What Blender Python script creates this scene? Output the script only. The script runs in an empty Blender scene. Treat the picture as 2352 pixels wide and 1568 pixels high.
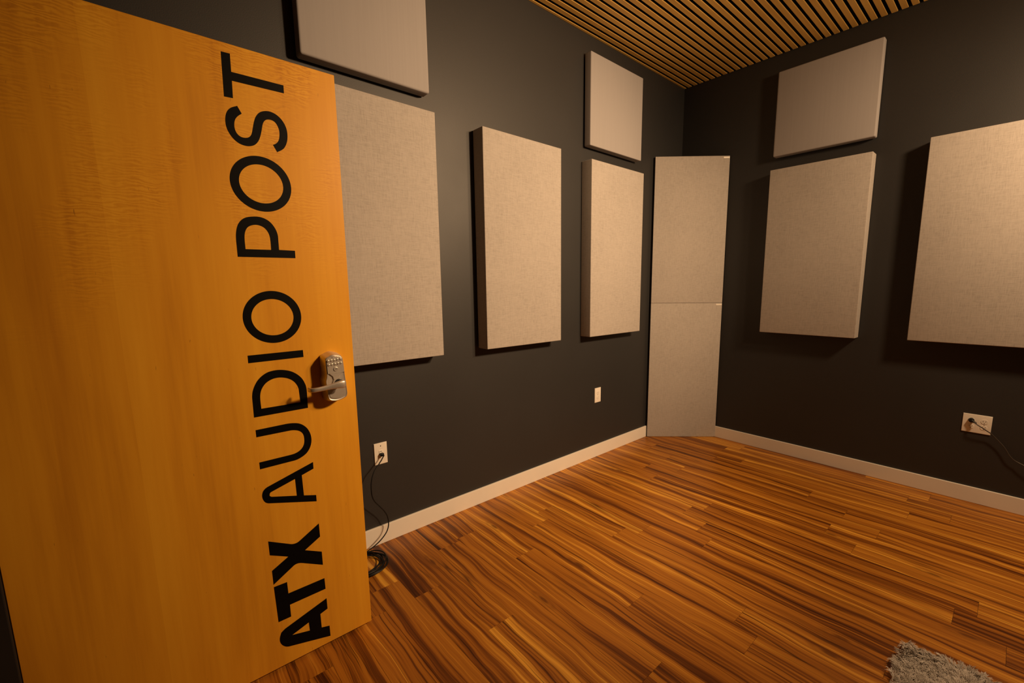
import bpy, bmesh, math, random
from mathutils import Vector, Matrix
random.seed(7)
C = bpy.context.scene.collection
R = math.radians

# ------------------------------------------------------------------ helpers
def link(name, me, mat=None, parent=None, loc=None):
    o = bpy.data.objects.new(name, me)
    C.objects.link(o)
    if mat is not None and me is not None:
        for m in (mat if isinstance(mat, (list, tuple)) else [mat]):
            me.materials.append(m)
    if parent is not None:
        o.parent = parent
    if loc is not None:
        o.location = loc
    return o

def from_bm(name, bm, mat=None, parent=None, loc=None, smooth=False):
    bmesh.ops.recalc_face_normals(bm, faces=bm.faces)
    me = bpy.data.meshes.new(name)
    bm.to_mesh(me); bm.free()
    if smooth:
        for p in me.polygons: p.use_smooth = True
        try: me.set_sharp_from_angle(angle=R(40))
        except Exception: pass
    return link(name, me, mat, parent, loc)

def tag(o, label=None, cat=None, group=None, kind=None):
    if label: o['label'] = label
    if cat: o['category'] = cat
    if group: o['group'] = group
    if kind: o['kind'] = kind
    return o

def add_box(bm, x0, x1, y0, y1, z0, z1, bevel=0.0, seg=2):
    vs = [bm.verts.new((x, y, z)) for x in (x0, x1) for y in (y0, y1) for z in (z0, z1)]
    idx = [(0, 1, 3, 2), (4, 6, 7, 5), (0, 4, 5, 1), (2, 3, 7, 6), (0, 2, 6, 4), (1, 5, 7, 3)]
    fs = [bm.faces.new([vs[i] for i in f]) for f in idx]
    if bevel:
        es = list({e for f in fs for e in f.edges})
        bmesh.ops.bevel(bm, geom=es, offset=bevel, segments=seg, profile=0.5, affect='EDGES')

def box(name, x0, x1, y0, y1, z0, z1, mat, parent=None, bevel=0.0, seg=2, loc=None, smooth=False):
    bm = bmesh.new(); add_box(bm, x0, x1, y0, y1, z0, z1, bevel, seg)
    return from_bm(name, bm, mat, parent, loc, smooth)

def add_cyl(bm, c, axis, r, h, n=24, r2=None, bevel=0.0):
    """closed cylinder starting at c, running h along axis"""
    ax = Vector(axis).normalized()
    a = ax.orthogonal().normalized(); b = ax.cross(a)
    r2 = r if r2 is None else r2
    rings = []
    prof = [(0, r), (h, r2)]
    if bevel: prof = [(0, r), (h - bevel, r2), (h - bevel * .3, r2 - bevel * .3), (h, r2 - bevel)]
    for t, rr in prof:
        rings.append([bm.verts.new(Vector(c) + ax * t + (a * math.cos(2 * math.pi * i / n) + b * math.sin(2 * math.pi * i / n)) * rr) for i in range(n)])
    for k in range(len(rings) - 1):
        for i in range(n):
            bm.faces.new((rings[k][i], rings[k][(i + 1) % n], rings[k + 1][(i + 1) % n], rings[k + 1][i]))
    bm.faces.new(rings[0][::-1]); bm.faces.new(rings[-1])

def catmull(pts, sub=6, closed=False):
    P = [Vector(p) for p in pts]; n = len(P); out = []
    rng = range(n if closed else n - 1)
    for i in rng:
        p0 = P[(i - 1) % n] if (closed or i > 0) else P[0] * 2 - P[1]
        p1 = P[i]; p2 = P[(i + 1) % n]
        p3 = P[(i + 2) % n] if (closed or i + 2 < n) else P[-1] * 2 - P[-2]
        for k in range(sub):
            t = k / sub
            out.append(0.5 * ((2 * p1) + (p2 - p0) * t + (2 * p0 - 5 * p1 + 4 * p2 - p3) * t * t + (3 * p1 - p0 - 3 * p2 + p3) * t ** 3))
    if not closed: out.append(P[-1])
    return out

def add_tube(bm, pts, r, n=8, closed=False):
    m = len(pts); rings = []; prev = None
    for i, p in enumerate(pts):
        q = pts[(i + 1) % m] if (closed or i + 1 < m) else p
        q0 = pts[i - 1] if (closed or i > 0) else p
        t = (q - q0).normalized()
        if prev is None: a = t.orthogonal().normalized()
        else:
            a = prev - t * prev.dot(t)
            a = a.normalized() if a.length > 1e-6 else t.orthogonal().normalized()
        prev = a; b = t.cross(a)
        rings.append([bm.verts.new(p + (a * math.cos(2 * math.pi * k / n) + b * math.sin(2 * math.pi * k / n)) * r) for k in range(n)])
    for i in range(m if closed else m - 1):
        A = rings[i]; B = rings[(i + 1) % m]
        for k in range(n):
            bm.faces.new((A[k], A[(k + 1) % n], B[(k + 1) % n], B[k]))
    if not closed:
        bm.faces.new(rings[0][::-1]); bm.faces.new(rings[-1])

# ------------------------------------------------------------------ materials
def mat(name, color=(.5, .5, .5), rough=.5, metal=0.0, spec=.5, coat=0.0):
    m = bpy.data.materials.new(name); m.use_nodes = True
    b = m.node_tree.nodes['Principled BSDF']
    b.inputs['Base Color'].default_value = (*color, 1)
    b.inputs['Roughness'].default_value = rough
    b.inputs['Metallic'].default_value = metal
    b.inputs['Specular IOR Level'].default_value = spec
    b.inputs['Coat Weight'].default_value = coat
    return m, m.node_tree, b

class NT:
    def __init__(s, nt): s.nt = nt
    def n(s, t, **kw):
        nd = s.nt.nodes.new(t)
        for k, v in kw.items():
            if k.startswith('_'): setattr(nd, k[1:], v)
            else:
                nd.inputs[k.replace('__', ' ')].default_value = v
        return nd
    def l(s, a, b): s.nt.links.new(a, b)
    def noise(s, vec, scale=(1, 1, 1), detail=3, rough=.5, sc=1.0, dist=0.0, loc=(0, 0, 0)):
        mp = s.n('ShaderNodeMapping'); mp.inputs['Scale'].default_value = scale; mp.inputs['Location'].default_value = loc
        s.l(vec, mp.inputs['Vector'])
        nz = s.n('ShaderNodeTexNoise'); nz.inputs['Scale'].default_value = sc
        nz.inputs['Detail'].default_value = detail; nz.inputs['Roughness'].default_value = rough; nz.inputs['Distortion'].default_value = dist
        s.l(mp.outputs[0], nz.inputs['Vector'])
        return nz.outputs['Fac']
    def ramp(s, fac, stops, interp='LINEAR'):
        r = s.n('ShaderNodeValToRGB'); r.color_ramp.interpolation = interp
        e = r.color_ramp.elements
        while len(e) < len(stops): e.new(.5)
        for x, (p, c) in zip(e, stops):
            x.position = p; x.color = (*c, 1) if len(c) == 3 else c
        s.l(fac, r.inputs[0]); return r.outputs[0]
    def math(s, op, a, b=None, c=None):
        m = s.n('ShaderNodeMath', _operation=op)
        for i, v in enumerate((a, b, c)):
            if v is None: continue
            if isinstance(v, (int, float)): m.inputs[i].default_value = v
            else: s.l(v, m.inputs[i])
        return m.outputs[0]
    def mix(s, fac, a, b, blend='MIX'):
        m = s.n('ShaderNodeMix', _data_type='RGBA', _blend_type=blend)
        for i, v in ((0, fac), (6, a), (7, b)):
            if isinstance(v, (int, float)): m.inputs[i].default_value = v
            elif isinstance(v, tuple): m.inputs[i].default_value = (*v, 1)
            else: s.l(v, m.inputs[i])
        return m.outputs[2]
    def bump(s, h, strength, dist, bsdf):
        b = s.n('ShaderNodeBump'); b.inputs['Strength'].default_value = strength; b.inputs['Distance'].default_value = dist
        s.l(h, b.inputs['Height']); s.l(b.outputs[0], bsdf.inputs['Normal'])

def grey(v): return (v, v, v)

def wall_paint():
    m, nt, b = mat('charcoal_paint', (.034, .034, .034), .42, spec=.55)
    N = NT(nt); tc = N.n('ShaderNodeTexCoord')
    f = N.noise(tc.outputs['Object'], sc=1.2, detail=2)
    N.l(N.ramp(f, [(.3, (.0205, .0207, .0212)), (.7, (.0240, .0242, .0248))]), b.inputs['Base Color'])
    r = N.noise(tc.outputs['Object'], sc=3, detail=3)
    N.l(N.math('MULTIPLY_ADD', r, .08, .47), b.inputs['Roughness'])
    h = N.noise(tc.outputs['Object'], sc=260, detail=2)
    N.bump(h, .12, .002, b)
    return m

def linen(name, base, contrast=1.0):
    m, nt, b = mat(name, base, .85, spec=.2)
    b.inputs['Sheen Weight'].default_value = .15
    N = NT(nt); tc = N.n('ShaderNodeTexCoord'); v = tc.outputs['Object']
    h1 = N.noise(v, (28, 28, 420), 4, .65, loc=(3, 1, 2))
    h2 = N.noise(v, (420, 420, 28), 4, .65)
    big = N.noise(v, sc=3.0, detail=2)
    s = N.math('ADD', N.math('MULTIPLY', h1, .5), N.math('MULTIPLY', h2, .5))
    s = N.math('ADD', s, N.math('MULTIPLY_ADD', big, .12, -.06))
    dk = tuple(c * (1 - .42 * contrast) for c in base); lt = tuple(min(1, c * (1 + .22 * contrast)) for c in base)
    N.l(N.ramp(s, [(.30, dk), (.5, base), (.70, lt)]), b.inputs['Base Color'])
    N.bump(s, .25, .002, b)
    return m

def smooth_cloth():
    base = (.375, .362, .365)
    m, nt, b = mat('smooth_taupe_cloth', base, .8, spec=.2)
    N = NT(nt); tc = N.n('ShaderNodeTexCoord'); v = tc.outputs['Object']
    h1 = N.noise(v, (130, 130, 2), 2, .5)
    dk = tuple(c * .975 for c in base); lt = tuple(c * 1.02 for c in base)
    N.l(N.ramp(h1, [(.3, dk), (.7, lt)]), b.inputs['Base Color'])
    return m

def maple():
    m, nt, b = mat('varnished_maple', (.6, .3, .08), .40, spec=.32)
    N = NT(nt); tc = N.n('ShaderNodeTexCoord'); v = tc.outputs['Object']
    # book matched veneer leaves of slightly different tone, seams running up the door
    sp = N.n('ShaderNodeSeparateXYZ'); N.l(v, sp.inputs[0])
    wob = N.noise(v, (0.01, 0.01, 1.2), 1, .5)
    xx = N.math('ADD', sp.outputs[0], N.math('MULTIPLY_ADD', wob, .016, -.008))
    xn = N.math('DIVIDE', xx, .948)
    leaf = N.ramp(xn, [(0, grey(.62)), (.1667, grey(.72)), (.3333, grey(.45)), (.5, grey(.60)), (.6667, grey(.10)), (.8333, grey(.28))], 'CONSTANT')
    grain = N.noise(v, (45, 45, 2.0), 4, .6)
    wide = N.noise(v, (7, 7, .9), 3, .5, loc=(4, 0, 0))
    # curl figure: fine ripples across the grain, only in patches of the veneer
    wv = N.n('ShaderNodeTexWave', _wave_type='BANDS', _bands_direction='Z')
    wv.inputs['Scale'].default_value = 22; wv.inputs['Distortion'].default_value = 14; wv.inputs['Detail'].default_value = 4
    wv.inputs['Detail Scale'].default_value = 1.4
    mp = N.n('ShaderNodeMapping'); mp.inputs['Scale'].default_value = (.55, .55, 1.5); N.l(v, mp.inputs['Vector']); N.l(mp.outputs[0], wv.inputs['Vector'])
    patch = N.noise(v, (5, 5, 2.6), 3, .6, loc=(1.3, 2, 5))
    pm = N.ramp(patch, [(.46, grey(0)), (.62, grey(1))])
    # the figure sits in the upper part of the leaf, as on the real veneer
    up = N.n('ShaderNodeMapRange'); up.inputs['From Min'].default_value = 1.2; up.inputs['From Max'].default_value = 1.75
    N.l(sp.outputs[2], up.inputs['Value'])
    curl = N.math('MULTIPLY', N.math('MULTIPLY', pm, up.outputs[0]), N.math('SUBTRACT', wv.outputs['Fac'], .5))
    s = N.math('ADD', N.math('MULTIPLY', grain, .28), N.math('MULTIPLY', wide, .50))
    s = N.math('ADD', s, N.math('MULTIPLY_ADD', leaf, .17, .02))
    s = N.math('ADD', s, N.math('MULTIPLY', curl, .26))
    col = N.ramp(s, [(.24, (.54, .21, .014)), (.47, (.78, .355, .022)), (.73, (.92, .47, .034))])
    fl = N.noise(v, (160, 160, 26), 1, .5, loc=(9, 9, 9))
    fm = N.ramp(fl, [(.76, grey(0)), (.80, grey(1))])
    N.l(N.mix(N.math('MULTIPLY', fm, .5), col, (.22, .08, .015)), b.inputs['Base Color'])
    N.bump(s, .08, .002, b)
    return m

def floor_wood():
    m, nt, b = mat('koa_plank_floor', (.4, .2, .06), .36, spec=.28)
    N = NT(nt); tc = N.n('ShaderNodeTexCoord')
    at = N.n('ShaderNodeAttribute', _attribute_name='plank')
    off = N.n('ShaderNodeVectorMath', _operation='MULTIPLY'); off.inputs[1].default_value = (23, 41, 17)
    N.l(at.outputs['Color'], off.inputs[0])
    v = N.n('ShaderNodeVectorMath', _operation='ADD'); N.l(tc.outputs['Object'], v.inputs[0]); N.l(off.outputs[0], v.inputs[1])
    v0 = v.outputs[0]
    # meandering of the grain
    w1 = N.noise(v0, (2.0, 1.3, 1), 2, .5)
    w2 = N.noise(v0, (9, 4.0, 1), 2, .5, loc=(5, 2, 0))
    sp = N.n('ShaderNodeSeparateXYZ'); N.l(v0, sp.inputs[0])
    x = N.math('ADD', sp.outputs[0], N.math('MULTIPLY_ADD', w1, .075, -.0375))
    x = N.math('ADD', x, N.math('MULTIPLY_ADD', w2, .024, -.012))
    cb = N.n('ShaderNodeCombineXYZ'); N.l(x, cb.inputs[0]); N.l(sp.outputs[1], cb.inputs[1]); N.l(sp.outputs[2], cb.inputs[2])
    v1 = cb.outputs[0]
    bands = N.noise(v1, (24, .50, 1), 3, .55)
    streak = N.noise(v1, (82, .75, 1), 3, .6, loc=(7, 0, 0))
    fine = N.noise(v1, (300, 2.5, 1), 2, .6, loc=(0, 3, 0))
    s = N.math('ADD', N.math('MULTIPLY', bands, .54), N.math('MULTIPLY', streak, .38))
    s = N.math('ADD', s, N.math('MULTIPLY', fine, .08))
    ton = N.n('ShaderNodeSeparateColor'); N.l(at.outputs['Color'], ton.inputs[0])
    s = N.math('ADD', s, N.math('MULTIPLY_ADD', ton.outputs[0], .06, -.03))
    col = N.ramp(s, [(.355, (.062, .016, .002)), (.43, (.20, .060, .006)), (.485, (.39, .140, .014)), (.555, (.50, .197, .019)), (.625, (.84, .42, .052))])
    # thin near black mineral lines, swelling and fading along the grain
    ln = N.noise(v1, (34, .45, 1), 2, .5, loc=(2, 8, 0))
    d = N.math('ABSOLUTE', N.math('SUBTRACT', ln, .5))
    lm = N.ramp(d, [(.0, grey(1)), (.020, grey(0))])
    pr = N.ramp(N.noise(v0, (3, .8, 1), 1, .5, loc=(1, 1, 0)), [(.42, grey(0)), (.55, grey(1))])
    c2 = N.mix(N.math('MULTIPLY', N.math('MULTIPLY', lm, pr), .85), col, (.05, .013, .002))
    ln2 = N.noise(v1, (85, .7, 1), 2, .5, loc=(12, 3, 0))
    lm2 = N.ramp(N.math('ABSOLUTE', N.math('SUBTRACT', ln2, .5)), [(.0, grey(1)), (.022, grey(0))])
    pr2 = N.ramp(N.noise(v0, (6, 1.1, 1), 1, .5, loc=(7, 4, 0)), [(.46, grey(0)), (.58, grey(1))])
    c2 = N.mix(N.math('MULTIPLY', N.math('MULTIPLY', lm2, pr2), .6), c2, (.09, .026, .003))
    # a few knots with swirled grain
    mp = N.n('ShaderNodeMapping'); mp.inputs['Scale'].default_value = (4.2, 1.15, 1); N.l(v1, mp.inputs['Vector'])
    vo = N.n('ShaderNodeTexVoronoi', _voronoi_dimensions='2D'); vo.inputs['Scale'].default_value = 1.0; N.l(mp.outputs[0], vo.inputs['Vector'])
    ring = N.math('SINE', N.math('MULTIPLY', vo.outputs['Distance'], 95))
    near = N.ramp(vo.outputs['Distance'], [(.0, grey(1)), (.035, grey(.75)), (.11, grey(0))])
    sel = N.n('ShaderNodeSeparateColor'); N.l(vo.outputs['Color'], sel.inputs[0])
    pick = N.math('GREATER_THAN', sel.outputs[0], .80)
    kf = N.math('MULTIPLY', N.math('MULTIPLY', near, pick), N.math('MULTIPLY_ADD', ring, .30, .55))
    N.l(N.mix(kf, c2, (.10, .030, .005)), b.inputs['Base Color'])
    N.l(N.math('MULTIPLY_ADD', fine, .12, .32), b.inputs['Roughness'])
    N.bump(fine, .05, .001, b)
    return m

def oak_slat():
    m, nt, b = mat('oak_slat_veneer', (.40, .22, .08), .5, spec=.4)
    N = NT(nt); tc = N.n('ShaderNodeTexCoord'); v = tc.outputs['Object']
    g = N.noise(v, (3, 55, 55), 4, .6); w = N.noise(v, (.8, 18, 1), 1)
    s = N.math('ADD', N.math('MULTIPLY', g, .5), N.math('MULTIPLY', w, .5))
    N.l(N.ramp(s, [(.3, (.64, .38, .09)), (.55, (.76, .48, .125)), (.75, (.85, .56, .155))]), b.inputs['Base Color'])
    return m

def metal_mat():
    m, nt, b = mat('satin_nickel', (.72, .66, .58), .40, metal=.75)
    N = NT(nt); tc = N.n('ShaderNodeTexCoord')
    n1 = N.noise(tc.outputs['Object'], (900, 900, 40), 2)
    N.l(N.math('MULTIPLY_ADD', n1, .14, .32), b.inputs['Roughness'])
    return m

def speckled(name, col, rough, spec=.5, amt=.06, sc=6.0):
    m, nt, b = mat(name, col, rough, spec=spec)
    N = NT(nt); tc = N.n('ShaderNodeTexCoord')
    f = N.noise(tc.outputs['Object'], sc=sc, detail=3)
    N.l(N.ramp(f, [(.3, tuple(c * (1 - amt) for c in col)), (.7, tuple(c * (1 + amt) for c in col))]), b.inputs['Base Color'])
    return m

def rug_mat():
    m, nt, b = mat('shag_yarn', (.4, .36, .32), .9, spec=.15)
    N = NT(nt)
    at = N.n('ShaderNodeAttribute', _attribute_name='strand')
    N.l(N.ramp(at.outputs['Fac'], [(0, (.30, .265, .23)), (.45, (.60, .55, .49)), (1, (.86, .81, .74))]), b.inputs['Base Color'])
    return m

M_WALL = wall_paint()
M_LINEN = linen('greige_linen', (.44, .410, .378), .75)
M_SMOOTH = smooth_cloth()
M_MAPLE = maple()
M_FLOOR = floor_wood()
M_OAK = oak_slat()
M_METAL = metal_mat()
M_FELT = speckled('black_felt', (.006, .006, .006), .95, .1, .2, 60)
M_TRIM = speckled('white_trim_paint', (.84, .80, .72), .38, .5, .02)
M_PLATE = speckled('ivory_plastic', (.84, .80, .72), .3, .5, .01)
M_SLOT = speckled('dark_slot', (.03, .028, .025), .6)
M_VINYL = speckled('black_vinyl', (.0022, .002, .0018), .5, .12, .05)
M_RUBBER = speckled('black_rubber', (.005, .005, .0052), .5, .35, .1, 40)
M_FRAME = speckled('dark_door_frame_paint', (.026, .022, .019), .5, .4, .1)
M_DARKMETAL = speckled('dark_gap', (.02, .018, .016), .5, .4, .1)
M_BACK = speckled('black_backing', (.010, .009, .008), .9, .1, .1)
M_YARN = rug_mat()
M_CORRIDOR = speckled('corridor_paint', (.12, .09, .07), .7, .3, .05)

# ------------------------------------------------------------------ the room
H = 3.1538
XW, YN = -4.20, -4.60          # entrance wall and the wall behind the camera
XC = -5.6                      # far side of the corridor outside the door

def struct(o): o['kind'] = 'structure'; return o

struct(box('wall_left', XC, .12, 0, .12, 0, H + .08, M_WALL))
struct(box('wall_right', 0, .12, YN, 0, 0, H + .08, M_WALL))
struct(box('wall_behind', XC, .12, YN - .12, YN, 0, H + .08, M_WALL))
DY0, DY1, DTOP = -.556, -1.50, 2.155        # doorway in the entrance wall
bm = bmesh.new()
add_box(bm, XW - .14, XW, DY0 + .05, 0, 0, H + .08)
add_box(bm, XW - .14, XW, YN, DY1 - .05, 0, H + .08)
add_box(bm, XW - .14, XW, DY1 - .05, DY0 + .05, DTOP + .05, H + .08)
struct(from_bm('wall_entrance', bm, M_WALL))
struct(box('wall_corridor', XC - .12, XC, YN, 0, 0, H + .08, M_CORRIDOR))

# door frame: jambs and head with a rebate and a stop
bm = bmesh.new()
add_box(bm, XW - .15, XW + .004, DY0 + .008, DY0 + .05, 0, DTOP + .05, .003)
add_box(bm, XW - .15, XW - .062, DY0 - .010, DY0 + .008, 0, DTOP, .003)
add_box(bm, XW - .15, XW + .004, DY1 - .05, DY1, 0, DTOP + .05, .003)
add_box(bm, XW - .15, XW - .062, DY1, DY1 + .016, 0, DTOP, .003)
add_box(bm, XW - .15, XW + .004, DY1, DY0 + .008, DTOP, DTOP + .05, .003)
struct(from_bm('trim_1', bm, M_FRAME))

# plank floor: every plank its own face with a tone, joints where the photo shows them
PW, X0P = .1311, -1.624
known = {0: -1.224, 1: -.913, 3: -1.573, 5: -1.220, 6: -.615, 7: -.256, 9: -.911, 2: -2.05, 4: -.45, 8: -1.50, 10: -1.75}
bm = bmesh.new(); lay = bm.faces.layers.int.new('pid'); tones = []
k = -13
while X0P - PW * k > XC:
    xa = X0P - PW * (k + 1); xb = xa + PW
    xa2, xb2 = max(xa, XC), min(xb, .0)
    y = known.get(k, -random.random() * 1.2)
    while y < 0: y += 1.22
    ends = []
    while y > YN - 1.3: ends.append(y); y -= 1.22
    for y1, y0 in zip(ends[:-1], ends[1:]):
        y1c, y0c = min(y1, 0), max(y0, YN)
        if y1c - y0c < .01 or xb2 - xa2 < .005: continue
        g = .0005
        q = [(xa2 + g, y0c + g), (xb2 - g, y0c + g), (xb2 - g, y1c - g), (xa2 + g, y1c - g)]
        f = bm.faces.new([bm.verts.new((px, py, 0)) for px, py in q])
        f[lay] = len(tones); tones.append((random.random(), random.random(), random.random(), 1))
        lo = [bm.verts.new((px, py, -.0025)) for px, py in q]
        for i in range(4):
            s = bm.faces.new((f.verts[i], f.verts[(i + 1) % 4], lo[(i + 1) % 4], lo[i])); s[lay] = f[lay]
    k += 1
pid = [f[lay] for f in bm.faces]
me = bpy.data.meshes.new('floor')
nb = len(bm.faces)
base = [bm.verts.new(p) for p in ((XC, YN, -.0025), (.0, YN, -.0025), (.0, 0, -.0025), (XC, 0, -.0025))]
fb = bm.faces.new(base); fb[lay] = -1
lowb = [bm.verts.new((v.co.x, v.co.y, -.08)) for v in base]
for i in range(4): bm.faces.new((base[i], base[(i + 1) % 4], lowb[(i + 1) % 4], lowb[i]))[lay] = -1
bm.faces.new(lowb)[lay] = -1
bm.faces.ensure_lookup_table()
pid = [f[lay] for f in bm.faces]
bm.normal_update()
for f in bm.faces:
    if f[lay] >= 0 and abs(f.normal.z) > .5 and f.normal.z < 0: f.normal_flip()
bm.to_mesh(me); bm.free()
ca = me.color_attributes.new('plank', 'FLOAT_COLOR', 'CORNER')
for p in me.polygons:
    i = pid[p.index]
    c = tones[i] if i >= 0 else (0, 0, 0, 1)
    for li in p.loop_indices: ca.data[li].color = c
    p.material_index = 0 if i >= 0 else 1
struct(link('floor', me, [M_FLOOR, M_SLOT]))

# ceiling: black felt backing with oak slats running away from the entrance
cl = struct(box('ceiling', XC, .12, YN, 0, H + .020, H + .10, M_FELT))
bm = bmesh.new(); bc = bmesh.new()
k = 0
while True:
    ye = -.0197 - .0533 * k
    if ye < YN: break
    ya = min(ye + .0335, -.001)
    if ya - ye > .004 and ye > YN:
        add_box(bm, XW + .002, -.006, ye, ya, H, H + .008, .0014, 1)
        add_box(bc, XW + .002, -.006, ye + .002, ya - .0005, H + .008, H + .020)
    k += 1
from_bm('slat_panel', bm, M_OAK, cl)
from_bm('slat_core', bc, M_FELT, cl)

HB = .1028
struct(box('baseboard_left', XW, -.4672, -.013, 0, 0, HB, M_TRIM, bevel=.0025, seg=2))
struct(box('baseboard_right', -.013, 0, YN, -.43, 0, HB, M_TRIM, bevel=.0025, seg=2))

# ------------------------------------------------------------------ acoustic panels
def grid_pad(w, h, t, edge=.006, puff=.0015):
    """padded board, local frame: x width, z height, front at y=-t, back at y=0; soft rounded front edges"""
    bm = bmesh.new()
    add_box(bm, -w / 2, w / 2, -t, 0, -h / 2, h / 2)
    fr = [e for e in bm.edges if not all(abs(v.co.y) < 1e-6 for v in e.verts)]
    bmesh.ops.bevel(bm, geom=fr, offset=edge, segments=4, profile=.5, affect='EDGES')
    return bm

def panel(name, label, wall, a, b, z0, z1, d, kk, m, group, edge):
    """a,b: extent along the wall; d: distance of the face; kk: distance of its back"""
    w = abs(b - a); h = z1 - z0; t = d - kk; mid = (a + b) / 2
    rz = 0 if wall == 'left' else -math.pi / 2
    o = from_bm(name, grid_pad(w, h, t, edge), m, smooth=True)
    o.location = (mid, -kk, (z0 + z1) / 2) if wall == 'left' else (-kk, mid, (z0 + z1) / 2)
    o.rotation_euler = (0, 0, rz)
    tag(o, label, 'acoustic panel', group)
    # dark cleats that hold the panel off the wall
    for sx in (-1, 1):
        bm = bmesh.new(); x = sx * (w / 2 - .16)
        add_box(bm, x - .02, x + .02, 0, kk - .0002, -h / 2 + .08, h / 2 - .08, .0015)
        from_bm('standoff_cleat', bm, M_BACK, o)
    return o

GL = 'tall woven fabric wall panels'; GS = 'small smooth fabric wall panels'
panel('acoustic_panel', 'tall beige woven panel partly hidden behind the open orange door', 'left', -3.2528, -2.6208, 1.0209, 2.2969, .100, .006, M_LINEN, GL, .0035)
panel('acoustic_panel', 'tall beige woven panel mid left wall with nothing hung above it', 'left', -2.3209, -1.6879, 1.0226, 2.2987, .100, .006, M_LINEN, GL, .0035)
panel('acoustic_panel', 'tall beige woven panel above the unused outlet on the left wall', 'left', -1.3794, -.7431, 1.0197, 2.2914, .100, .006, M_LINEN, GL, .0035)
panel('acoustic_panel', 'tall beige woven panel on the right wall, next to the corner stack', 'right', -.8228, -1.4731, 1.0156, 2.2819, .100, .006, M_LINEN, GL, .0035)
panel('acoustic_panel', 'large beige woven panel cut by the right edge of the view', 'right', -1.7604, -2.3904, 1.0281, 2.3005, .100, .006, M_LINEN, GL, .0035)
panel('acoustic_panel', 'smooth taupe panel above the open door, cut by the top of the view', 'left', -3.2417, -2.6317, 2.3908, 3.0008, .075, .016, M_SMOOTH, GS, .010)
panel('acoustic_panel', 'small smooth taupe panel high on the left wall near the room corner', 'left', -1.3645, -.742, 2.3939, 3.0119, .070, .016, M_SMOOTH, GS, .006)
panel('acoustic_panel', 'small smooth taupe panel high on the right wall near the room corner', 'right', -.8218, -1.4684, 2.3859, 3.0036, .065, .014, M_SMOOTH, GS, .009)

# corner bass traps: two stacked panels across the corner
ca_, cb_ = Vector((-.4704, -.0247, 0)), Vector((-.0145, -.4590, 0))
wv = (cb_ - ca_); CW = wv.length; ang = math.atan2(wv.y, wv.x)
def trap(label, z0, z1, tabz):
    o = from_bm('corner_bass_trap', grid_pad(CW, z1 - z0, .008, .0030), M_LINEN, smooth=True)
    n = Vector((-wv.y, wv.x, 0)).normalized()      # towards the corner
    mid = (ca_ + cb_) / 2 + n * .008
    o.location = (mid.x, mid.y, (z0 + z1) / 2); o.rotation_euler = (0, 0, ang)
    tag(o, label, 'bass trap', 'bass traps stacked across the corner')
    # wedge shaped black backing behind the cloth; flank extended to imitate shaded wall gap
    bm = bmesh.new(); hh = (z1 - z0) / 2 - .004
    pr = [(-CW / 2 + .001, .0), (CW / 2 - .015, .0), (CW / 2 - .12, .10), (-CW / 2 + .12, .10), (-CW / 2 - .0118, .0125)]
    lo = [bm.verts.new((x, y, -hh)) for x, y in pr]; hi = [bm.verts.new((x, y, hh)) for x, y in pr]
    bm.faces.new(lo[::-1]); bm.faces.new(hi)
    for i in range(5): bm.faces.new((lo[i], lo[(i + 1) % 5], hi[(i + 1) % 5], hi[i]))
    from_bm('core_gap_shade', bm, M_BACK, o)
    # folded pleat of cloth at the upper right corner of the face
    bm = bmesh.new()
    x1 = CW / 2 - .003; zt = (z1 - z0) / 2 - .004
    add_box(bm, x1 - .052, x1, -.0100, -.0060, zt - .017, zt - .003, .0018, 2)
    tag(from_bm('corner_fold', bm, M_TRIM, o), 'pale folded cloth corner')
    return o
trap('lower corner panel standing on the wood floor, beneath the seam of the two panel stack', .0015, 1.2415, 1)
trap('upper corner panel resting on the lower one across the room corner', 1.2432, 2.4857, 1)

# ------------------------------------------------------------------ outlets
def plate(name, label, wall, c0, c1, z0, z1, group=None):
    """local frame: x along the wall to the right as seen, z up, front -y"""
    w = abs(c1 - c0); h = z1 - z0; mid = (c0 + c1) / 2
    bm = bmesh.new()
    add_box(bm, -w / 2, w / 2, -.006, 0, -h / 2, h / 2)
    es = [e for e in bm.edges if sum(abs(v.co.y + .006) < 1e-6 for v in e.verts) == 2]
    bmesh.ops.bevel(bm, geom=es, offset=.0025, segments=3, profile=.5, affect='EDGES')
    o = from_bm(name, bm, M_PLATE, smooth=True)
    o.location = (mid, -.0002, (z0 + z1) / 2) if wall == 'left' else (-.0002, mid, (z0 + z1) / 2)
    o.rotation_euler = (0, 0, 0 if wall == 'left' else -math.pi / 2)
    tag(o, label, 'wall outlet', group)
    return o

def receptacle(parent, x, z):
    bm = bmesh.new()
    add_cyl(bm, (x, -.0055, z), (0, -1, 0), .0165, .0022, 28, bevel=.001)
    for v in bm.verts: v.co.z = z + max(-.0138, min(.0138, v.co.z - z))
    o = from_bm('receptacle', bm, M_PLATE, parent)
    for dx, hh in ((-.0062, .0042), (.0062, .0034)):
        bm = bmesh.new(); add_box(bm, x + dx - .0009, x + dx + .0009, -.0081, -.0070, z + .003 - hh, z + .003 + hh)
        from_bm('slot', bm, M_SLOT, o)
    bm = bmesh.new(); add_cyl(bm, (x, -.0070, z - .0082), (0, -1, 0), .0022, .0011, 12)
    from_bm('slot', bm, M_SLOT, o)
    return o

def screw(parent, x, z, m=None):
    bm = bmesh.new(); add_cyl(bm, (x, -.0052, z), (0, -1, 0), .0030, .0018, 16, bevel=.0006)
    from_bm('screw', bm, m or M_METAL, parent)

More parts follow.
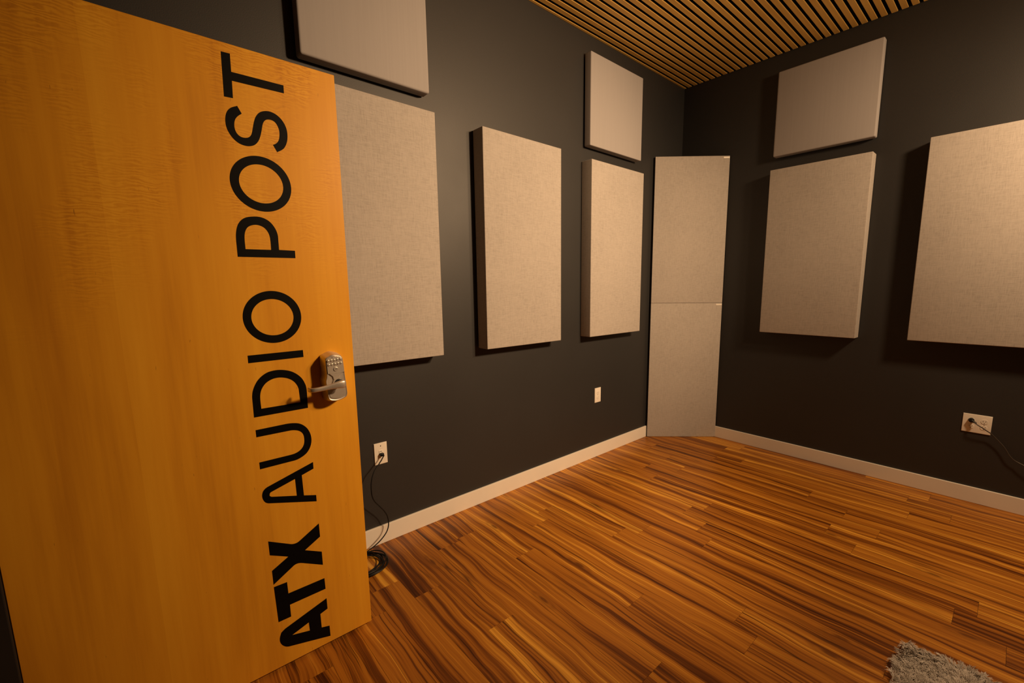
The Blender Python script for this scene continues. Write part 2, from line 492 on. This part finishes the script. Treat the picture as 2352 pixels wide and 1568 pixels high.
o1 = plate('outlet_plate', 'ivory low wall plate beside the door edge with a black cable plugged in', 'left', -3.0103, -2.9395, .4527, .5715)
screw(o1, 0, .043, M_DARKMETAL); screw(o1, 0, -.041, M_DARKMETAL)
bm = bmesh.new(); add_box(bm, -.0105, .0105, -.0085, -.005, -.016, .019, .0015)
o = from_bm('jack', bm, M_PLATE, o1)
bm = bmesh.new(); add_box(bm, -.004, .004, -.0092, -.0080, .0125, .0150)
from_bm('slot', bm, M_SLOT, o)
o2 = plate('outlet_plate', 'ivory duplex outlet with nothing plugged in, below the panel nearest the corner', 'left', -1.2024, -1.1292, .4590, .5790)
receptacle(o2, 0, .0195); receptacle(o2, 0, -.0195); screw(o2, 0, 0)
o3 = plate('outlet_plate', 'wide ivory double outlet on the right wall with a black plug in its left half', 'right', -2.0695, -2.2010, .4590, .5770)
for gx in (-.026, .033):
    receptacle(o3, gx, .0195); receptacle(o3, gx, -.0195); screw(o3, gx, 0)

# cables: plug, cord
CAB = [(-2.974, -.020, .512), (-2.974, -.035, .507), (-2.984, -.04, .494), (-3.011, -.05, .469), (-3.038, -.06, .444), (-3.058, -.07, .404), (-3.064, -.075, .364), (-3.062, -.075, .324), (-3.049, -.07, .287), (-3.023, -.065, .248), (-2.996, -.06, .207), (-2.979, -.055, .167), (-2.974, -.05, .122), (-2.987, -.055, .088), (-3.019, -.07, .068), (-3.061, -.09, .058), (-3.121, -.11, .050), (-3.19, -.13, .040), (-3.245, -.15, .020), (-3.262, -.18, .010)]
CR = .0042
pts = [Vector(p) for p in catmull(CAB, 5)]
# coil on the floor, several loose turns
cx, cy = -3.150, -.150
turns = 7; n = 44
a0 = math.pi * 1.06
coil = []
for i in range(turns * n):
    t = i / n; a = a0 + 2 * math.pi * t
    T = int(t)
    rr = .088 + .010 * math.sin(2.3 * t + .5) + .006 * math.sin(a * 2 + t * 3) + .012 * math.sin(t * 5.1)
    if 4.6 < t < 5.6: rr += .016 * math.sin((t - 4.6) * math.pi)
    z = .005 + .0026 * t + .002 * math.sin(3 * a + t * 2)
    coil.append(Vector((cx + rr * 1.02 * math.cos(a), cy + rr * math.sin(a), max(z, CR + .0006))))
bm = bmesh.new()
join = catmull([CAB[-3], CAB[-2], CAB[-1]] + [tuple(coil[2]), tuple(coil[6])], 5)
add_tube(bm, pts + catmull([CAB[-1], tuple((Vector(CAB[-1]) + coil[3]) / 2 + Vector((0, 0, .003))), tuple(coil[3])], 5)[1:] + coil[4:], CR * .72, 8)
cab = from_bm('signal_cable', bm, M_RUBBER, smooth=True)
tag(cab, 'thin black cable from a low wall plate, coiled on the floor by the door', 'cable')
bm = bmesh.new()
add_box(bm, -2.9835, -2.9655, -.030, -.0095, .502, .518, .003)
add_cyl(bm, (-2.9745, -.028, .510), (.05, -1, -.15), .0062, .012, 16, r2=.0045)
tag(from_bm('plug', bm, M_RUBBER, cab), 'square black plug')

C3 = [(-.030, -2.118, .537), (-.045, -2.133, .527), (-.047, -2.148, .517), (-.044, -2.164, .507), (-.038, -2.185, .491), (-.03, -2.208, .473), (-.025, -2.24, .437), (-.025, -2.264, .409), (-.025, -2.281, .382), (-.025, -2.294, .359), (-.025, -2.313, .338), (-.025, -2.335, .326), (-.03, -2.356, .318), (-.035, -2.40, .300), (-.04, -2.47, .25), (-.05, -2.53, .16), (-.06, -2.56, .06), (-.09, -2.60, .008), (-.16, -2.75, .006), (-.20, -2.95, .006)]
bm = bmesh.new(); add_tube(bm, catmull(C3, 6), .0030, 8)
pc = from_bm('power_cord', bm, speckled('brown_black_cord', (.05, .042, .036), .45, .5, .1, 40), smooth=True)
tag(pc, 'dark power cord running from the double outlet on the right wall out of view', 'cord')
bm = bmesh.new()
add_cyl(bm, (-.0085, -2.1095, .5385), (-1, 0, 0), .0150, .018, 20, r2=.0125, bevel=.002)
add_cyl(bm, (-.024, -2.1125, .5375), (-.45, -1, -.45), .0085, .026, 16, r2=.0045)
tag(from_bm('plug', bm, M_RUBBER, pc, None, True), 'round black plug')

# ------------------------------------------------------------------ the open door
DANG = 3.1366
DW, ZB, ZT, TH = .925, .0121, 2.1371, .045
door = box('door_1', 0, DW, -TH, 0, ZB, ZT, M_MAPLE, bevel=.0012, seg=1)
door.location = (-3.27, -.5454, 0); door.rotation_euler = (0, 0, DANG)
struct(door)
tag(door, 'open orange maple door with large black lettering and a keypad lever lock', 'door')

GLYPHS = {
    'T': [[(0.3268,2.1087),(0.3042,2.1095),(0.3054,2.0578),(0.1633,2.0585),(0.1638,2.0341),(0.3059,2.0324),(0.3077,1.9819),(0.3302,1.9812)]],
    'S': [[(0.2988,1.962),(0.2886,1.9416),(0.2995,1.932),(0.3076,1.9202),(0.3112,1.9051),(0.3104,1.8894),(0.3044,1.8769),(0.2945,1.8711),(0.2819,1.8719),(0.2727,1.8771),(0.2666,1.887),(0.2619,1.9054),(0.2568,1.9259),(0.2504,1.9425),(0.2393,1.9571),(0.2247,1.9649),(0.2083,1.9667),(0.1903,1.9607),(0.1748,1.9458),(0.1658,1.9254),(0.164,1.9031),(0.1677,1.8808),(0.1774,1.8607),(0.1889,1.8506),(0.1988,1.8446),(0.2092,1.8653),(0.1998,1.871),(0.1923,1.8804),(0.188,1.8947),(0.187,1.9118),(0.1901,1.9256),(0.1974,1.9373),(0.2073,1.9417),(0.2186,1.9406),(0.2272,1.9349),(0.2332,1.9237),(0.2369,1.9087),(0.2422,1.8878),(0.2499,1.8687),(0.2599,1.8558),(0.2733,1.8486),(0.2899,1.8473),(0.3065,1.853),(0.3203,1.8661),(0.3298,1.8841),(0.3333,1.9022),(0.3323,1.9212),(0.3266,1.9391),(0.3163,1.9521)]],
    'P': [[(0.338,1.5009),(0.3377,1.5536),(0.3346,1.5827),(0.3263,1.6062),(0.3102,1.6234),(0.2863,1.6305),(0.2624,1.6303),(0.2412,1.6199),(0.2269,1.6011),(0.2196,1.5789),(0.2192,1.556),(0.2194,1.5281),(0.1713,1.5275),(0.1716,1.5025)],[(0.315,1.5261),(0.3145,1.5624),(0.3107,1.5821),(0.3021,1.5962),(0.2864,1.6041),(0.2712,1.6044),(0.2564,1.5974),(0.2465,1.5832),(0.2424,1.5647),(0.2424,1.527)]],
    'I': [[(0.3395,1.1802),(0.1732,1.1821),(0.1729,1.157),(0.3398,1.1548)]],
    'D': [[(0.3396,0.9685),(0.339,1.0369),(0.3331,1.0665),(0.3165,1.096),(0.2915,1.1154),(0.2645,1.121),(0.2376,1.1183),(0.2107,1.1073),(0.1868,1.0846),(0.1745,1.0567),(0.1719,1.0333),(0.1726,0.9699)],[(0.3164,0.9946),(0.3162,1.0359),(0.3106,1.0597),(0.2958,1.0805),(0.2723,1.0925),(0.2479,1.0933),(0.2237,1.0846),(0.2067,1.0683),(0.1972,1.0441),(0.1953,0.9948)]],
    'U': [[(0.339,0.924),(0.2472,0.9257),(0.2231,0.9234),(0.2029,0.9166),(0.1852,0.9006),(0.1741,0.8787),(0.1701,0.8521),(0.1748,0.8264),(0.1884,0.8042),(0.2085,0.7913),(0.2299,0.7857),(0.338,0.7838),(0.3381,0.8084),(0.2403,0.8098),(0.2215,0.8131),(0.2061,0.8223),(0.1965,0.8368),(0.1934,0.8554),(0.1956,0.8753),(0.2041,0.8882),(0.217,0.8955),(0.2352,0.899),(0.3388,0.8989)]],
    'A': [[(0.1714,0.7629),(0.1718,0.7372),(0.2123,0.7238),(0.2111,0.645),(0.1704,0.6326),(0.1705,0.6079),(0.3211,0.6533),(0.3322,0.6606),(0.3387,0.6747),(0.3396,0.6904),(0.3342,0.7051),(0.3209,0.7144)],[(0.2347,0.7166),(0.2339,0.6518),(0.3116,0.6741),(0.318,0.6794),(0.3173,0.6875),(0.313,0.692)]],
    'X': [[(0.3362,0.5146),(0.2684,0.4757),(0.2527,0.4718),(0.239,0.4759),(0.1696,0.5182),(0.1692,0.4643),(0.2241,0.432),(0.1678,0.4013),(0.1677,0.3468),(0.237,0.3863),(0.2516,0.3912),(0.2651,0.3885),(0.3335,0.3455),(0.334,0.3999),(0.2793,0.4312),(0.3357,0.4615)]],
    'T2': [[(0.3335,0.3357),(0.2916,0.3352),(0.2907,0.2888),(0.1664,0.2896),(0.1655,0.2442),(0.2894,0.2422),(0.2892,0.1939),(0.3302,0.1938)]],
    'A2': [[(0.1649,0.2031),(0.1646,0.1584),(0.1912,0.1496),(0.1907,0.0909),(0.1625,0.0827),(0.162,0.0381),(0.3046,0.0788),(0.3199,0.0894),(0.3305,0.1088),(0.3316,0.1278),(0.3253,0.1478),(0.3101,0.1571)],[(0.2332,0.1376),(0.2319,0.102),(0.2917,0.1182)]],
}

def smooth_loop(L):
    """keep corners, round the gentle bends"""
    P = [Vector((a, b)) for a, b in L]; n = len(P); out = []
    def sharp(i):
        d1 = P[i] - P[i - 1]; d2 = P[(i + 1) % n] - P[i]
        return d1.angle(d2) > R(37)
    S = [sharp(i) for i in range(n)]
    for i in range(n):
        p1, p2 = P[i], P[(i + 1) % n]
        out.append(p1)
        if S[i] and S[(i + 1) % n]: continue
        L_ = (p2 - p1).length
        if L_ > .045: continue
        t1 = (p2 - P[i - 1]) / 2 if not S[i] else (p2 - p1)
        t2 = (P[(i + 2) % n] - p1) / 2 if not S[(i + 1) % n] else (p2 - p1)
        t1 = t1.normalized() * L_; t2 = t2.normalized() * L_
        for k in (1, 2, 3):
            t = k / 4
            out.append((2*t**3-3*t*t+1)*p1 + (t**3-2*t*t+t)*t1 + (-2*t**3+3*t*t)*p2 + (t**3-t*t)*t2)
    return out

def letter(loops, label):
    """flat cut vinyl, 0.4 mm thick, on the door face (local x towards the hinge, y out of the face)"""
    cu = bpy.data.curves.new('letter', 'CURVE'); cu.dimensions = '2D'; cu.fill_mode = 'BOTH'; cu.extrude = .0003
    for L in loops:
        sp = cu.splines.new('POLY'); sp.points.add(len(L) - 1); sp.use_cyclic_u = True
        for p, v in zip(sp.points, L): p.co = (v[0], v[1], 0, 1)
    tmp = bpy.data.objects.new('tmp', cu); C.objects.link(tmp)
    dg = bpy.context.evaluated_depsgraph_get()
    me = bpy.data.meshes.new_from_object(tmp.evaluated_get(dg))
    bpy.data.objects.remove(tmp)
    for v in me.vertices: v.co = (v.co.x, v.co.z + .00045, v.co.y)
    me.flip_normals()
    me.materials.clear()
    o = link('letter', me, M_VINYL, door)
    tag(o, label)
    return o

def circ(u, z, ru, rz, n=96): return [(u + ru * math.cos(2 * math.pi * i / n), z + rz * math.sin(2 * math.pi * i / n)) for i in range(n)]
names = {'T': 'slim black letter T', 'S': 'slim black letter S', 'P': 'slim black letter P', 'I': 'slim black letter I', 'D': 'slim black letter D',
         'U': 'slim black letter U', 'A': 'slim black letter A', 'X': 'bold black letter X', 'T2': 'bold black letter T', 'A2': 'bold black letter A'}
for kname, loops in GLYPHS.items():
    letter([smooth_loop(L) for L in loops], names[kname])
letter([circ(.2521, 1.7357, .0857, .0862), circ(.2519, 1.736, .0620, .0603)], 'slim black letter O of the upper word')
letter([circ(.2556, 1.3035, .0863, .0880), circ(.2559, 1.3030, .0625, .0614)], 'slim black letter O of the middle word')

# keypad lever lock --------------------------------------------------
FO = [(.1168, 1.1407), (.1139, 1.1514), (.1021, 1.1578), (.0915, 1.1622), (.0800, 1.1610), (.0666, 1.1561), (.0585, 1.1495), (.0561, 1.1379), (.0544, 1.115), (.0532, 1.0851), (.0502, 1.0501), (.0485, 1.0198), (.0492, 1.0085), (.0540, 1.0000), (.0700, .9935), (.0860, .9910), (.1020, .9930), (.1120, .9975), (.1165, 1.0061), (.1183, 1.0336), (.1205, 1.0587), (.1205, 1.0700), (.1165, 1.0830), (.1160, 1.096), (.1168, 1.1141)]
FO = [Vector((a, b)) for a, b in FO]
fo = [Vector((v[0], v[1])) for v in catmull([(a.x, a.y, 0) for a in FO], 3, True)]
cen = sum(fo, Vector((0, 0))) / len(fo)
bm = bmesh.new(); rings = []
for d, s, in ((.0, 1.10), (.004, 1.10), (.030, 1.07), (.046, 1.02), (.052, 1.0), (.0545, .975), (.0550, .955), (.0540, .925), (.0540, .90)):
    rings.append([bm.verts.new(((p - cen).x * (1 + (s - 1) * 1.5) + cen.x, d, (p - cen).y * (1 + (s - 1) * .75) + cen.y)) for p in fo])
N_ = len(fo)
for a, b in zip(rings[:-1], rings[1:]):
    for i in range(N_): bm.faces.new((a[i], a[(i + 1) % N_], b[(i + 1) % N_], b[i]))
bm.faces.new(rings[-1]); bm.faces.new(rings[0][::-1])
lock = from_bm('keypad_lock', bm, M_METAL, door, smooth=True)
tag(lock, 'satin nickel keypad lock housing')
def lockpart(name, bm, m, label=None, smooth=True):
    o = from_bm(name, bm, m, lock, None, smooth)
    if label: tag(o, label)
    return o
# raised upper keypad face and lower face
def subface(zlo, zhi, depth, inset, name):
    pl = [p for p in fo]
    q = []
    for p in pl:
        x = cen.x + (p.x - cen.x) * inset; z = cen.y + (p.y - cen.y) * (1 - (1 - inset) * .6)
        q.append((x, min(zhi, max(zlo, z))))
    bm = bmesh.new()
    A = [bm.verts.new((x, .0535, z)) for x, z in q]
    B = [bm.verts.new((x, depth, z)) for x, z in q]
    n = len(q)
    for i in range(n): bm.faces.new((A[i], A[(i + 1) % n], B[(i + 1) % n], B[i]))
    bm.faces.new(B); bm.faces.new(A[::-1])
    bmesh.ops.remove_doubles(bm, verts=bm.verts, dist=1e-5)
    return lockpart(name, bm, M_METAL)
subface(1.0945, 1.17, .0575, .86, 'keypad_face')
subface(.985, 1.037, .0555, .80, 'lower_plate')
# curved throat between keypad and lever: two hollows read as a Y shaped neck
bm = bmesh.new()
prof = [(-.026, 1.094), (-.013, 1.083), (-.010, 1.072), (-.016, 1.060), (.016, 1.060), (.010, 1.072), (.013, 1.083), (.026, 1.094)]
A = [bm.verts.new((.085 + x, .0535, z)) for x, z in prof]; B = [bm.verts.new((.085 + x * .82, .0590, z)) for x, z in prof]
for i in range(8): bm.faces.new((A[i], A[(i + 1) % 8], B[(i + 1) % 8], B[i]))
bm.faces.new(B)
lockpart('neck', bm, M_METAL)
btn = [(.108, 1.1407), (.0976, 1.1415), (.0875, 1.1423), (.0769, 1.1435), (.0663, 1.1442), (.107, 1.1262), (.0965, 1.127), (.0860, 1.1277), (.0756, 1.1287), (.0656, 1.1295)]
DIG = '1234567890'
for (x, z), dg_ in zip(btn, DIG):
    bm = bmesh.new(); add_cyl(bm, (x, .0568, z), (0, 1, 0), .0043, .0030, 20, bevel=.0012)
    b_ = lockpart('key_button', bm, M_METAL, None, False)
    cu = bpy.data.curves.new('digit', 'FONT'); cu.body = dg_; cu.size = .0058; cu.align_x = 'CENTER'; cu.align_y = 'CENTER'; cu.extrude = .0001
    t = bpy.data.objects.new('tmp', cu); C.objects.link(t)
    me = bpy.data.meshes.new_from_object(t.evaluated_get(bpy.context.evaluated_depsgraph_get()))
    bpy.data.objects.remove(t)
    # merged into the button mesh as its printed figure
    bm = bmesh.new(); bm.from_mesh(b_.data)
    nf = len(bm.faces)
    bm.from_mesh(me)
    bm.verts.ensure_lookup_table(); bm.faces.ensure_lookup_table()
    nv = len(b_.data.vertices)
    for v in bm.verts[nv:]:
        v.co = Vector((x - v.co.x, .0599 + v.co.z, z + v.co.y))
    for f in bm.faces[nf:]: f.material_index = 1
    bm.to_mesh(b_.data); bm.free(); b_.data.materials.append(M_DARKMETAL)
bm = bmesh.new(); add_cyl(bm, (.0847, .0568, 1.1095), (0, 1, 0), .0080, .0030, 28, bevel=.001)
kc = lockpart('key_cylinder', bm, M_METAL, None, False)
bm = bmesh.new(); add_box(bm, .0795, .0875, .0597, .0600, 1.1088, 1.1106)
o = lockpart('keyway', bm, M_SLOT)
bm = bmesh.new(); add_cyl(bm, (.0890, .0568, 1.1540), (0, 1, 0), .0062, .0014, 24, bevel=.0006)
for v in bm.verts: v.co.z = 1.1540 + (v.co.z - 1.1540) * .42
lockpart('badge', bm, M_METAL)
# spindle and lever
bm = bmesh.new(); add_cyl(bm, (.0775, .053, 1.0575), (0, 1, 0), .0165, .012, 28, r2=.0135); add_cyl(bm, (.0775, .064, 1.0575), (0, 1, 0), .0105, .020, 24)
lockpart('spindle', bm, M_DARKMETAL)
bm = bmesh.new()
path = [(.0670, .0900, 1.0575, .0085, .0040), (.0685, .0915, 1.0578, .0125, .0062), (.0740, .0930, 1.0580, .0142, .0070), (.0850, .0935, 1.0578, .0132, .0066), (.1010, .0925, 1.0563, .0112, .0058), (.1200, .0905, 1.0540, .0094, .0052), (.1400, .0890, 1.0515, .0082, .0048), (.1580, .0875, 1.0500, .0078, .0048), (.1690, .0850, 1.0492, .0078, .0048), (.1760, .0790, 1.0490, .0078, .0046), (.1790, .0700, 1.0492, .0078, .0044), (.1800, .0620, 1.0494, .0075, .0040)]
P3 = catmull([p[:3] for p in path], 4); HW = catmull([(p[3], p[4], 0) for p in path], 4)
rings = []
for i, p in enumerate(P3):
    t = (P3[min(i + 1, len(P3) - 1)] - P3[max(i - 1, 0)]).normalized()
    zax = Vector((0, 0, 1)); zax = (zax - t * zax.dot(t)).normalized(); nx = t.cross(zax)
    ring = []
    for k in range(20):
        a = 2 * math.pi * k / 20; c, s = math.cos(a), math.sin(a)
        c = math.copysign(abs(c) ** .55, c); s = math.copysign(abs(s) ** .75, s)
        ring.append(bm.verts.new(p + zax * HW[i].x * c + nx * HW[i].y * s))
    rings.append(ring)
for a, b in zip(rings[:-1], rings[1:]):
    for k in range(20): bm.faces.new((a[k], a[(k + 1) % 20], b[(k + 1) % 20], b[k]))
bm.faces.new(rings[0][::-1]); bm.faces.new(rings[-1])
lockpart('lever_handle', bm, M_METAL, 'long satin lever')
# hinges on the jamb side
for hz in (.25, 1.07, 1.90):
    bm = bmesh.new(); add_cyl(bm, (DW + .005, -.003, hz - .05), (0, 0, 1), .006, .10, 12)
    from_bm('hinge', bm, M_DARKMETAL, door, None, True)

# ------------------------------------------------------------------ shag rug
RX1, RY1 = -1.765, -2.070
RX0, RY0 = -3.35, -4.20
rug = box('shag_rug', RX0 + .012, RX1 - .012, RY0 + .012, RY1 - .012, .0005, .012, speckled('rug_backing', (.42, .37, .32), .95, .1, .15, 60), bevel=.003)
tag(rug, 'shaggy grey beige rug lying on the wood floor at the lower right', 'rug')
verts, faces, shade = [], [], []
def strand(x, y, a, Ls, lean, w, sh):
    dx, dy = math.cos(a), math.sin(a); px, py = -dy, dx
    tw = random.uniform(-.5, .5)
    wx, wy, wz = px * w, py * w, w * tw
    b0 = len(verts); n = 3
    for i in range(n + 1):
        t = i / n
        r = Ls * math.sin(lean * t); z = .010 + Ls * (1 - (1 - math.cos(lean * 1.3 * t)) * .9) * t * .80
        k = 1 - .5 * t
        cx_, cy_ = x + dx * r + px * tw * .005 * t * t, y + dy * r + py * tw * .005 * t * t
        verts.append((cx_ - wx * k, cy_ - wy * k, z - wz * k)); verts.append((cx_ + wx * k, cy_ + wy * k, z + wz * k))
    for i in range(n):
        q = b0 + 2 * i
        faces.append((q, q + 1, q + 3, q + 2)); shade.append(sh)
def tuft(x, y, near):
    """one twisted tuft: a handful of strands sharing a lean"""
    a = 2.2 * math.sin(x * 9.0 + 1.3 * math.sin(y * 7)) + 1.7 * math.cos(y * 11 + x * 5) + random.gauss(0, .7)
    L0 = random.uniform(.022, .036); lean = random.uniform(.5, 1.15); sh0 = min(1, max(0, random.gauss(.55, .2)))
    for _ in range(9 if near else 3):
        rr = random.random() * .0045; th = random.random() * 6.28
        sx, sy = min(x + rr * math.cos(th), RX1 - .002), min(y + rr * math.sin(th), RY1 - .002)
        strand(sx, sy, a + random.gauss(0, .25), L0 * random.uniform(.8, 1.1), lean * random.uniform(.85, 1.15),
               random.uniform(.0007, .0012) * (1 if near else 2.6), min(1, max(0, sh0 + random.gauss(0, .09))))
for _ in range(8200):
    tuft(random.uniform(-2.22, RX1), random.uniform(-2.95, RY1), 1)
for _ in range(7000):
    x = random.uniform(RX0, RX1); y = random.uniform(RY0, RY1)
    if x > -2.22 and y > -2.95: continue
    tuft(x, y, 0)
me = bpy.data.meshes.new('pile'); me.from_pydata(verts, [], faces)
at = me.attributes.new('strand', 'FLOAT', 'FACE')
at.data.foreach_set('value', shade)
for p in me.polygons: p.use_smooth = True
pile = link('pile', me, M_YARN, rug)
pile['kind'] = 'stuff'

# ------------------------------------------------------------------ light
def lamp(name, loc, energy, color, size, target=None, typ='POINT', spot=None):
    l = bpy.data.lights.new(name, typ); l.energy = energy; l.color = color
    if typ in ('POINT', 'SPOT'): l.shadow_soft_size = size
    if typ == 'AREA': l.size = size
    if typ == 'SPOT' and spot: l.spot_size = R(spot[0]); l.spot_blend = spot[1]
    o = bpy.data.objects.new(name, l); C.objects.link(o); o.location = loc
    if target is not None:
        o.rotation_euler = (Vector(target) - Vector(loc)).to_track_quat('-Z', 'Y').to_euler()
    return o
WARM = (1, .63, .33)
WARM = (1, .65, .36)
WARM = (1, .64, .35)
WARM = (1, .64, .35)
lamp('main_lamp', (-1.5, -3.2, 2.70), 490, WARM, .14, (-2.0, 0, 1.50), 'SPOT', (88, 1))
lamp('side_fill', (-1.0, -3.05, 2.72), 190, WARM, .14, (-.4, -1.65, .95), 'SPOT', (172, 1))  # added unseen fill for the right wall and floor, fitted to brightness

w = bpy.data.worlds.new('world'); bpy.context.scene.world = w; w.use_nodes = True
w.node_tree.nodes['Background'].inputs[0].default_value = (.02, .014, .009, 1)

# ------------------------------------------------------------------ camera
cam = bpy.data.cameras.new('camera'); co = bpy.data.objects.new('camera', cam); C.objects.link(co)
yaw, pitch, roll = .8361, -.1461, -.0070
F = Vector((math.cos(yaw) * math.cos(pitch), math.sin(yaw) * math.cos(pitch), math.sin(pitch)))
rt = Vector((math.sin(yaw), -math.cos(yaw), 0)); up = rt.cross(F)
Rv = math.cos(roll) * rt + math.sin(roll) * up; Uv = -math.sin(roll) * rt + math.cos(roll) * up
mw = Matrix(((Rv.x, Uv.x, -F.x, -3.8541), (Rv.y, Uv.y, -F.y, -2.2427), (Rv.z, Uv.z, -F.z, 1.4013), (0, 0, 0, 1)))
co.matrix_world = mw
cam.sensor_width = 36; cam.sensor_fit = 'HORIZONTAL'
cam.lens = 1000.3218 / 2352 * 36
cam.shift_x = -57.13 / 2352; cam.shift_y = 19.98 / 2352
cam.clip_start = .02
sc = bpy.context.scene
sc.camera = co
sc.view_settings.view_transform = 'Standard'; sc.view_settings.look = 'None'
sc.view_settings.gamma = 1; sc.view_settings.use_curve_mapping = False
sc.view_settings.exposure = 0.0
